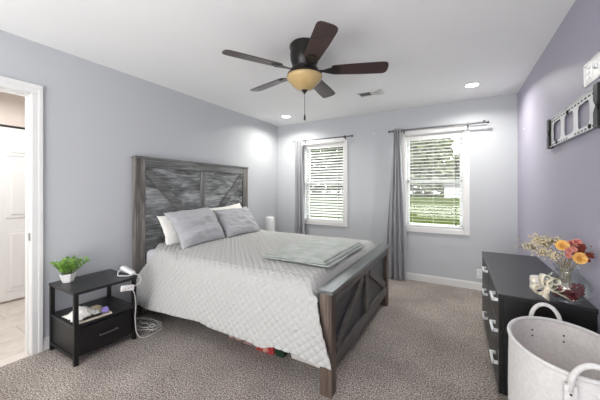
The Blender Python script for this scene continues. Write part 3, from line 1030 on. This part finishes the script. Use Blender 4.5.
for k in range(34):
    a = rnd.uniform(0, 2 * pi); el = rnd.uniform(.75, 1.52)
    stems.append((a, el, rnd.uniform(.06, .125)))
stems += [(radians(60), .75, .14), (radians(72), .85, .14), (radians(50), .7, .13), (radians(66), .62, .13)]
for a, el, ln in stems:
    p = Vector((px + .02 * cos(a), py + .02 * sin(a), nz + .058)); d = Vector((cos(a) * cos(el), sin(a) * cos(el), sin(el)))
    pts = [p]
    for q in range(5):
        d = (d + Vector((0, 0, .08 if q < 2 else -.02))).normalized()
        pts.append(pts[-1] + d * ln / 5)
        if q:
            for sgn in (1, -1):
                sd = d.cross(Vector((0, 0, 1))).normalized() * sgn
                leaf(bml, pts[-1], d * .7 + sd + Vector((0, 0, .35)), rnd.uniform(.026, .038), rnd.uniform(.007, .0115))
    leaf(bml, pts[-1], d, .036, .009)
    tube(bms, pts, .0012, 5)
for v in bml.verts:                       # keep the leaves off the wall
    v.co.x = max(v.co.x, L + .012)
obj('leaves', bml, M['leaf'], t); obj('stems', bms, M['stem'], t)

# tray and its contents on the shelf
sz = .2925
bm = bmesh.new()
Mt = Matrix.Translation((-2.52, 1.03, sz)) @ Matrix.Rotation(radians(-4), 4, 'Z')
box(bm, -.12, .115, -.1, .13, 0, .006, .002, Mt)
for a in ((-.12, -.112, -.1, .13), (.107, .115, -.1, .13), (-.12, .115, -.1, -.092), (-.12, .115, .122, .13)): box(bm, a[0], a[1], a[2], a[3], .004, .014, .002, Mt)
tag(obj('tray', bm, M['tray'], None), 'flat beige tray on the nightstand shelf', 'tray')
bm = bmesh.new(); n = 26; g = []
for i in range(n + 1):
    row = []
    for j in range(n + 1):
        u, v = i / n - .5, j / n - .5
        rr = sqrt(u * u + v * v)
        z = .012 + .062 * max(0, 1 - rr * 1.9) + .018 * abs(mnoise.noise(Vector((u * 7, v * 7, 2)))) * 1.6 + .006 * (mnoise.noise(Vector((u * 17, v * 17, 2))) + .7)
        row.append(bm.verts.new((-2.535 + u * .19 + .01 * mnoise.noise(Vector((v * 8, 0, 0))), 1.0 + v * .18 + .012 * mnoise.noise(Vector((u * 8, 0, 4))), sz + max(.016, z))))
    g.append(row)
for i in range(n):
    for j in range(n): bm.faces.new((g[i][j], g[i + 1][j], g[i + 1][j + 1], g[i][j + 1]))
o = obj('cloth', bm, M['cloth'], None, True); md = o.modifiers.new('thick', 'SOLIDIFY'); md.thickness = .002; md.offset = 1
tag(o, 'crumpled white cloth lying on the beige tray', 'cloth')
bm = bmesh.new(); lathe(bm, [(.001, 0), (.022, 0), (.023, .003), (.023, .02), (.021, .024), (.001, .024)], (0, 0, 0), 24)
Mj = Matrix.Translation((-2.45, 1.125, sz + .0285)) @ Matrix.Rotation(radians(62), 4, 'Y') @ Matrix.Translation((0, 0, -.012))
for v in bm.verts: v.co = Mj @ v.co
tag(obj('jar_lid', bm, M['purple'], None, 'auto'), 'round purple jar lid standing on edge on the tray', 'lid')
tag(obj('card_packet', B1(-2.6, -2.555, 1.09, 1.135, sz + .0065, sz + .035, .002), M['cream'], None), 'small cream packet beside the white cloth on the tray', 'packet')
tag(obj('remote_control', B1(-2.442, -2.416, .97, 1.09, sz + .0065, sz + .02, .004), M['dark'], None), 'thin dark handset at the front of the tray under the cloth edge', 'remote')

# handheld unit propped at the corner, adapter hanging by its cable
t = thing('handheld_charger', 'white handheld device propped at the corner of the nightstand top', 'charger', (-2.48, 1.30, nz))
bm = bmesh.new()
ha, hb2 = Vector((-2.515, 1.285, .615)), Vector((-2.405, 1.325, .562))
bar(bm, ha, hb2, .05, .03, bev=.013)
obj('body', bm, M['white_plastic'], t, True)
bm = bmesh.new()
tube(bm, [ha + Vector((.01, 0, -.012)), (-2.535, 1.265, .575), (-2.535, 1.26, nz + .005), (-2.50, 1.275, nz + .005), (-2.45, 1.30, nz + .006), hb2 + Vector((-.02, 0, -.012))], .0045, 8)
obj('stand_loop', bm, M['white_plastic'], t, True)
bm = bmesh.new()
pts = [tuple(hb2), (-2.385, 1.345, .555), (-2.37, 1.362, .53), (-2.366, 1.362, .50), (-2.366, 1.345, .478), (-2.366, 1.31, .47)]
tube(bm, pts, .0035, 8); obj('cord', bm, M['cable'], t, True)
bm = bmesh.new()
Ma = Matrix.Translation((-2.366, 1.252, .470)) @ Matrix.Rotation(radians(-10), 4, 'X')
box(bm, -.012, .012, -.05, .05, -.022, .022, .004, Ma)
t2 = thing('power_adapter', 'white plug adapter hanging off the edge of the nightstand', 'adapter', (-2.366, 1.252, .445))
obj('body', bm, M['white_plastic'], t2)
bm = bmesh.new()
for yy in (1.222, 1.247, 1.272): box(bm, -2.3545, -2.3525, yy, yy + .012, .464, .476)
obj('sockets', bm, M['tray'], t2)
bm = bmesh.new()
rnd = random.Random(11)
pts = [(-2.366, 1.285, .455), (-2.368, 1.31, .40), (-2.372, 1.322, .3), (-2.374, 1.318, .2), (-2.372, 1.322, .12), (-2.37, 1.33, .06), (-2.355, 1.36, .012), (-2.335, 1.42, .006)]
cxy = (-2.46, 1.50)
for k in range(46):
    a = k * .62; rr = .05 + .04 * sin(k * .37)
    pts.append((cxy[0] + (rr + .06) * cos(a) + rnd.uniform(-.02, .02) - .001 * k, cxy[1] + rr * 1.0 * sin(a) + rnd.uniform(-.02, .02), .006 + .0012 * k + .006 * abs(sin(k * 1.3))))
pts += [(-2.6, 1.54, .05), (-2.7, 1.56, .02), (-2.78, 1.5, .008)]
P = [Vector(p) for p in pts]; fine = []
for i in range(len(P) - 1):
    p0, p1, p2, p3 = P[max(i - 1, 0)], P[i], P[i + 1], P[min(i + 2, len(P) - 1)]
    for q in range(6):
        s = q / 6
        w = .5 * ((2 * p1) + (p2 - p0) * s + (2 * p0 - 5 * p1 + 4 * p2 - p3) * s * s + (3 * p1 - p0 - 3 * p2 + p3) * s ** 3)
        w.z = max(w.z, .004); fine.append(w)
tube(bm, fine, .003, 6)
obj('cord', bm, M['cable'], t2, True)

# white tower beyond the bed
bm = bmesh.new()
prof = [(.001, 0), (.075, 0), (.08, .01), (.082, .4), (.078, .79), (.07, .815), (.05, .822), (.001, .822)]
lathe(bm, prof, (-2.72, 3.72, 0.001), 32)
t = thing('air_purifier', 'white rounded appliance standing beyond the bed near the corner', 'air purifier', (-2.72, 3.72, 0))
obj('body', bm, M['white_plastic'], t, 'auto')
bm = bmesh.new(); lathe(bm, [(.0005, .004), (.014, .002), (.014, -.004)], (-2.64, 3.70, .74), 16, 'x'); obj('button', bm, M['mount_plate'], t, True)

# ------------------------------------------------------------------ boxes under the bed
def carton(name, x0, x1, y0, y1, h, m, label, lidm=None, rz=0):
    t = thing(name, label, 'box', ((x0 + x1) / 2, (y0 + y1) / 2, 0), 'boxes under the bed')
    obj('body', B1(x0, x1, y0, y1, .001, h * .8, .004), m, t)
    obj('lid', B1(x0 - .005, x1 + .005, y0 - .005, y1 + .005, h * .72, h, .004), lidm or m, t)
M['box_pink'] = mat('faded_pink_print', (190, 160, 150), 0.6, rgb2=(120, 96, 92), scale=(30, 30, 30), lo=.4, hi=.6)
M['box_green'] = mat('green_printed_card', (48, 92, 50), 0.5, rgb2=(180, 60, 58), scale=(22, 22, 22), lo=.48, hi=.52)
M['box_red'] = mat('red_printed_card', (176, 52, 58), 0.5, rgb2=(206, 160, 140), scale=(28, 28, 28), lo=.5, hi=.62)
M['box_dgreen'] = mat('dark_green_card', (30, 62, 38), 0.5)
M['box_white'] = mat('translucent_white_bin', (226, 220, 214), 0.5)
carton('storage_box', -1.72, -1.42, 1.75, 1.98, .15, M['box_pink'], 'faded pink printed box under the bed, farthest from the footboard')
carton('storage_box', -1.405, -1.235, 1.73, 1.97, .15, M['box_red'], 'red and green printed box under the middle of the bed', M['box_green'])
carton('storage_box', -1.22, -1.15, 1.74, 1.97, .13, M['box_dgreen'], 'narrow dark green box under the bed beside the red printed box')
carton('storage_bin', -1.10, -.80, 1.775, 2.1, .185, M['box_white'], 'long white bin under the bed next to the footboard post')

# ------------------------------------------------------------------ dresser
dx0, dx1, dy0, dy1, dz = .209, .618, 1.967, 3.227, .676
t = thing('dresser', 'long black six-drawer dresser with chrome pulls against the lavender wall', 'dresser', ((dx0 + dx1) / 2, (dy0 + dy1) / 2, 0))
bm = bmesh.new(); box(bm, dx0 + .02, dx1, dy0 + .006, dy1 - .006, .09, dz - .024, .002)
obj('body', bm, M['black'], t)
bm = bmesh.new(); box(bm, dx0 + .06, dx1 - .01, dy0 + .05, dy1 - .05, .001, .09); obj('plinth', bm, M['black'], t)
obj('top', B1(dx0 - .004, dx1 + .003, dy0 - .004, dy1 + .004, dz - .024, dz, .003), M['black_top'], t)
ymid = (dy0 + dy1) / 2
for ci, (a, b, hy) in enumerate(((dy0 + .004, ymid - .003, 2.055), (ymid + .003, dy1 - .004, 2.69))):
    for ri, (za, zb) in enumerate(((.472, .650), (.282, .466), (.092, .276))):
        d = obj('drawer', B1(dx0 - .001, dx0 + .0195, a, b, za, zb, .002), M['black'], t)
        bm = bmesh.new(); zh = zb - .018
        bar(bm, (dx0 - .028, hy - .066, zh), (dx0 - .028, hy + .066, zh), .012, .016, bev=.0015)
        for yy in (hy - .06, hy + .06): bar(bm, (dx0 - .002, yy, zh), (dx0 - .028, yy, zh), .012, .016)
        h = obj('handle', bm, M['chrome'], d); h['label'] = 'chrome bar pull'

# vase with dried flowers
vx, vy, vz = .517, 2.03, dz + .001
t = thing('glass_vase', 'round clear glass vase of dried flowers on the black dresser', 'vase', (vx, vy, vz))
bm = bmesh.new()
out = [(.001, 0), (.058, 0), (.06, .006), (.052, .013), (.07, .025), (.092, .055), (.098, .085), (.09, .115), (.066, .143), (.05, .158), (.048, .17), (.058, .19)]
inn = [(.055, .19), (.0445, .17), (.0465, .157), (.0625, .141), (.086, .114), (.0945, .085), (.0885, .057), (.067, .029), (.03, .018), (.001, .018)]
lathe(bm, out + inn, (vx, vy, vz), 40)
obj('bowl', bm, M['vase'], t, True)
bm = bmesh.new(); rnd = random.Random(5)
for k in range(230):
    h = rnd.uniform(.026, .092); rm = .060 + min(h - .026, .05) * .36
    a = rnd.uniform(0, 2 * pi); q = rm * sqrt(rnd.random()) * .95
    p = Vector((vx + q * cos(a), vy + q * sin(a), vz + h))
    u = Vector((rnd.gauss(0, 1), rnd.gauss(0, 1), rnd.gauss(0, 1))).normalized(); v = u.orthogonal().normalized(); w = u.cross(v)
    k2 = rnd.uniform(.008, .014)
    ctr = bm.verts.new(p + w * .004); ring = [bm.verts.new(p + (u * cos(x) + v * sin(x)) * k2) for x in [i * pi / 3 for i in range(6)]]
    for i in range(6): bm.faces.new((ctr, ring[i], ring[(i + 1) % 6]))
tag(obj('potpourri', bm, M['potpourri'], None), 'dark red dried petals filling the bottom of the glass vase', 'petals', kind='stuff')

neck = Vector((vx, vy, vz + .165))
foot = Vector((vx, vy, vz + .085))
def stem_pts(end, seed):
    r = random.Random(seed)
    n0 = neck + Vector((r.uniform(-.025, .025), r.uniform(-.025, .025), 0)); f0 = foot + Vector((r.uniform(-.04, .04), r.uniform(-.04, .04), 0))
    return [f0, f0.lerp(n0, .6), n0, n0.lerp(end, .5) + Vector((0, 0, .012)), end]


def rose(end, r, m, label, group, seed, facing=(-.4, -1, .45)):
    rr = random.Random(seed)
    t = thing('dried_rose', label, 'flower', end, group)
    bm = bmesh.new(); tube(bm, stem_pts(end, seed), .002, 6); obj('stem', bm, M['twig'], t)
    F0 = Vector(facing).normalized(); q = Vector((0, 0, 1)).rotation_difference(F0)
    bm = bmesh.new()
    for layer, (n, rad, hgt, opn) in enumerate(((3, .28, .8, .0), (5, .52, .85, .12), (6, .78, .8, .3), (7, 1.0, .7, .55))):
        for k in range(n):
            a0 = 2 * pi * k / n + layer * .6
            gr = []
            for i in range(5):
                row = []
                for jj in range(5):
                    u = (i / 4 - .5) * 2; v = jj / 4
                    aa = a0 + u * (pi / n) * 1.25
                    ra = r * rad * (.25 + .75 * v ** .8) + r * opn * .25 * v * v
                    z = r * (hgt * 1.3 * sin(v * pi * .5) * (1 - .45 * opn * v) - .25 * opn) - r * .12 * u * u * v
                    row.append(bm.verts.new(q @ Vector((ra * cos(aa), ra * sin(aa), z)) + end))
                gr.append(row)
            for i in range(4):
                for jj in range(4): bm.faces.new((gr[i][jj], gr[i + 1][jj], gr[i + 1][jj + 1], gr[i][jj + 1]))
    sphere(bm, end, r * .5, 10, 8)
    obj('petals', bm, m, t, True)


def at(u, v, y):
    """a point on the plane of depth y seen at photo position u,v (used once to lay the bouquet out)"""
    k = (u - 300) / 274.04; c, s = cos(.522265), sin(.522265)
    t = y / (k * s + c)
    return Vector((t * (k * c - s), y, 1.2889 - t * (v - 188.91) / 274.04))


rose(at(563, 246, 2.02), .026, M['rose'], 'golden yellow dried rose, upper one in the vase', 'yellow roses in the vase', 1, (-.5, -1, .5))
rose(at(579, 258, 1.98), .027, M['rose'], 'golden yellow dried rose, lower one at the vase rim', 'yellow roses in the vase', 2, (.1, -1, .1))
for k, (u, v, y, r, lb) in enumerate(((569, 251, 1.99, .015, 'dusty pink dried bloom wedged between the two yellow roses'), (577, 243, 2.05, .018, 'dusty pink dried bloom at the top of the bouquet'),
        (571, 244, 2.07, .016, 'dusty pink dried bloom just right of the upper yellow rose'), (573, 250, 2.0, .015, 'dusty pink dried bloom directly above the lower yellow rose'),
        (581, 248, 2.05, .016, 'dusty pink dried bloom on the wall side of the bouquet'), (568, 256, 1.97, .013, 'dusty pink dried bloom lowest in the bouquet, near the vase neck'))):
    rose(at(u, v, y), r, M['pink'], lb, 'pink blooms in the vase', 3 + k, (-.1 + .05 * k, -1, .6))
# rust-coloured plumes
for i, (u, v, y, lb) in enumerate(((597, 255, 1.98, 'rust-brown dried plume stretching sideways toward the wall from the vase'), (584, 246, 2.03, 'rust-brown dried plume rising among the pink blooms'))):
    e = at(u, v, y); e.x = min(e.x, R - .03)
    t = thing('dried_plume', lb, 'flower', e, 'rust plumes in the vase')
    pts = stem_pts(e, 20 + i)
    bm = bmesh.new(); tube(bm, pts, .0018, 6); obj('stem', bm, M['twig'], t)
    bm = bmesh.new(); r2 = random.Random(30 + i); a, b = pts[-2], pts[-1]
    for k in range(110):
        p = a.lerp(b, .35 + .65 * r2.random()) + Vector((r2.gauss(0, .009), r2.gauss(0, .009), r2.gauss(0, .009)))
        p.x = min(p.x, R - .012)
        sphere(bm, p, r2.uniform(.003, .006), 6, 4)
    obj('florets', bm, M['rust'], t, True)
# gypsophila sprays
sprays = ((530, 246, 2.16, 'cream gypsophila spray reaching farthest left from the vase'), (538, 239, 2.18, 'cream gypsophila spray, highest on the left of the vase'),
          (545, 243, 2.13, 'cream gypsophila spray in the middle of the left cluster'), (553, 240, 2.11, 'cream gypsophila spray next to the upper yellow rose'),
          (541, 252, 2.12, 'cream gypsophila spray lowest over the dresser top'), (554, 255, 2.03, 'cream gypsophila spray below the upper yellow rose'))
for i, (u, v, y, lb) in enumerate(sprays):
    e = at(u, v, y)
    t = thing('gypsophila_spray', lb, 'flower', e, 'gypsophila sprays in the vase')
    pts = stem_pts(e, 40 + i); bm = bmesh.new(); tube(bm, pts, .0013, 5); bf = bmesh.new(); r2 = random.Random(50 + i)
    for k in range(60):
        p = e + Vector((r2.gauss(0, .022), r2.gauss(0, .022), r2.gauss(0, .016)))
        tube(bm, [pts[-2].lerp(e, .6 + .4 * r2.random()), p], .0005, 4)
        sphere(bf, p, r2.uniform(.0028, .0052), 6, 4)
    obj('twigs', bm, M['twig'], t); obj('blossoms', bf, M['breath'], t, True)

# candle jar and ribbon bow in front of the vase
cx, cy = .432, 2.20
bm = bmesh.new(); lathe(bm, [(.001, 0), (.04, 0), (.042, .004), (.042, .066), (.039, .07), (.001, .07)], (cx, cy, vz), 28)
tag(obj('candle_jar', bm, M['pot'], None, 'auto'), 'small white jar behind the ivory bow on the dresser', 'jar')
t = thing('ribbon_bow', 'large ivory ribbon bow leaning on the white jar and glass vase', 'bow', (.43, 1.985, vz))
c0 = Vector((.428, 1.982, vz + .066))
def loop(ang, ln, wd, up):
    bm = bmesh.new(); pr = None; n = 18
    d = Vector((cos(ang), sin(ang) * .5, up)).normalized(); s = Vector((.25, -1, .1)).normalized(); k = d.cross(s).normalized()
    for i in range(n + 1):
        q = 2 * pi * i / n
        ctr = c0 + d * ln * (1 - cos(q)) / 2 + k * ln * .32 * sin(q)
        w = wd * (.35 + .65 * (1 - cos(q)) / 2)
        row = (bm.verts.new(ctr - s * w * .5 + k * .003 * sin(5 * q)), bm.verts.new(ctr), bm.verts.new(ctr + s * w * .5))
        if pr:
            bm.faces.new((pr[0], row[0], row[1], pr[1])); bm.faces.new((pr[1], row[1], row[2], pr[2]))
        pr = row
    o = obj('loop', bm, M['ribbon'], t, True); md = o.modifiers.new('thick', 'SOLIDIFY'); md.thickness = .0012
for a, ln, wd, up in ((2.6, .075, .055, .55), (.9, .075, .055, .7), (3.3, .07, .05, -.1), (1.7, .075, .055, 1.2), (0.2, .065, .05, .25), (2.2, .07, .05, -.5)): loop(a, ln, wd, up)
bm = bmesh.new(); sphere(bm, c0 + Vector((0, -.006, 0)), .012, 12, 8); obj('knot', bm, M['ribbon'], t, True)
for (dx, dyy, dzz) in ((.085, -.012, -.04), (-.01, -.005, -.058)):
    bm = bmesh.new(); pr = None
    for i in range(9):
        q = i / 8; ctr = c0 + Vector((dx * q, dyy * q + .006 * sin(q * 5), dzz * q - .004)); w = .02 + .016 * q
        row = (bm.verts.new(ctr + Vector((-.5 * w, -.3 * w, .6 * w))), bm.verts.new(ctr + Vector((.5 * w, .3 * w, -.3 * w))))
        if pr: bm.faces.new((pr[0], row[0], row[1], pr[1]))
        pr = row
    o = obj('tail', bm, M['ribbon'], t, True); md = o.modifiers.new('thick', 'SOLIDIFY'); md.thickness = .0012

# ------------------------------------------------------------------ felt basket
bx, by, bz = .405, 1.59, .62
t = thing('laundry_basket', 'tall light grey felt basket with two loop handles in front of the dresser', 'basket', (bx, by, 0))
RX, RY = .196, .262
def basket_ring(f, z, n=64, wob=.0):
    return [(bx + RX * f * cos(2 * pi * k / n) * (1 + wob * sin(2 * 2 * pi * k / n)), by + RY * f * sin(2 * pi * k / n), z) for k in range(n)]
def skin(rings, close_bottom):
    bm = bmesh.new(); vs = [[bm.verts.new(p) for p in r] for r in rings]; n = len(vs[0])
    for a, b in zip(vs, vs[1:]):
        for k in range(n): bm.faces.new((a[k], a[(k + 1) % n], b[(k + 1) % n], b[k]))
    if close_bottom: bm.faces.new(vs[-1])
    return bm
fo = [(1.0, bz), (1.012, bz - .1), (1.018, bz - .25), (1.01, bz - .45), (.98, .03), (.95, .002)]
obj('body', skin([basket_ring(f, z) for f, z in fo], True), M['felt'], t, True)
fi = [(.985, bz - .002), (.985, bz - .1), (.985, bz - .3), (.965, .03), (.93, .012)]
obj('lining', skin([basket_ring(f, z) for f, z in fi], True), M['felt_in'], t, True)
bm = bmesh.new(); tube(bm, basket_ring(.995, bz), .0085, 10, closed=True); obj('rim', bm, M['felt'], t, True)
for s in (1, -1):
    bm = bmesh.new(); pts = []
    yy = by + s * RY * (.985 if s > 0 else 1.0)
    xm = bx - .012 if s > 0 else bx + .0
    for i in range(25):
        q = pi * i / 24
        pts.append((xm - .06 * cos(q) , yy + s * .012 + s * .012 * sin(q), bz - .045 + .0 + .112 * sin(q) ** .8))
    tube(bm, pts, .0095, 10)
    for sx in (-.06, .06):
        box(bm, xm + sx - .018, xm + sx + .018, yy + s * .002, yy + s * .018 if s > 0 else yy + .002, bz - .1, bz - .025, .003) if s > 0 else box(bm, xm + sx - .018, xm + sx + .018, yy - .018, yy - .002, bz - .1, bz - .025, .003)
    h = obj('handle', bm, M['felt'], t, True)
    for sx in (-.06, .06):
        for zz in (bz - .055, bz - .085):
            bm = bmesh.new(); lathe(bm, [(.0005, -.006), (.0035, -.004), (.004, 0)], (xm + sx, (yy - .028 if s > 0 else yy - .018), zz), 10, 'y')
            obj('rivet', bm, M['hole'], h, True)
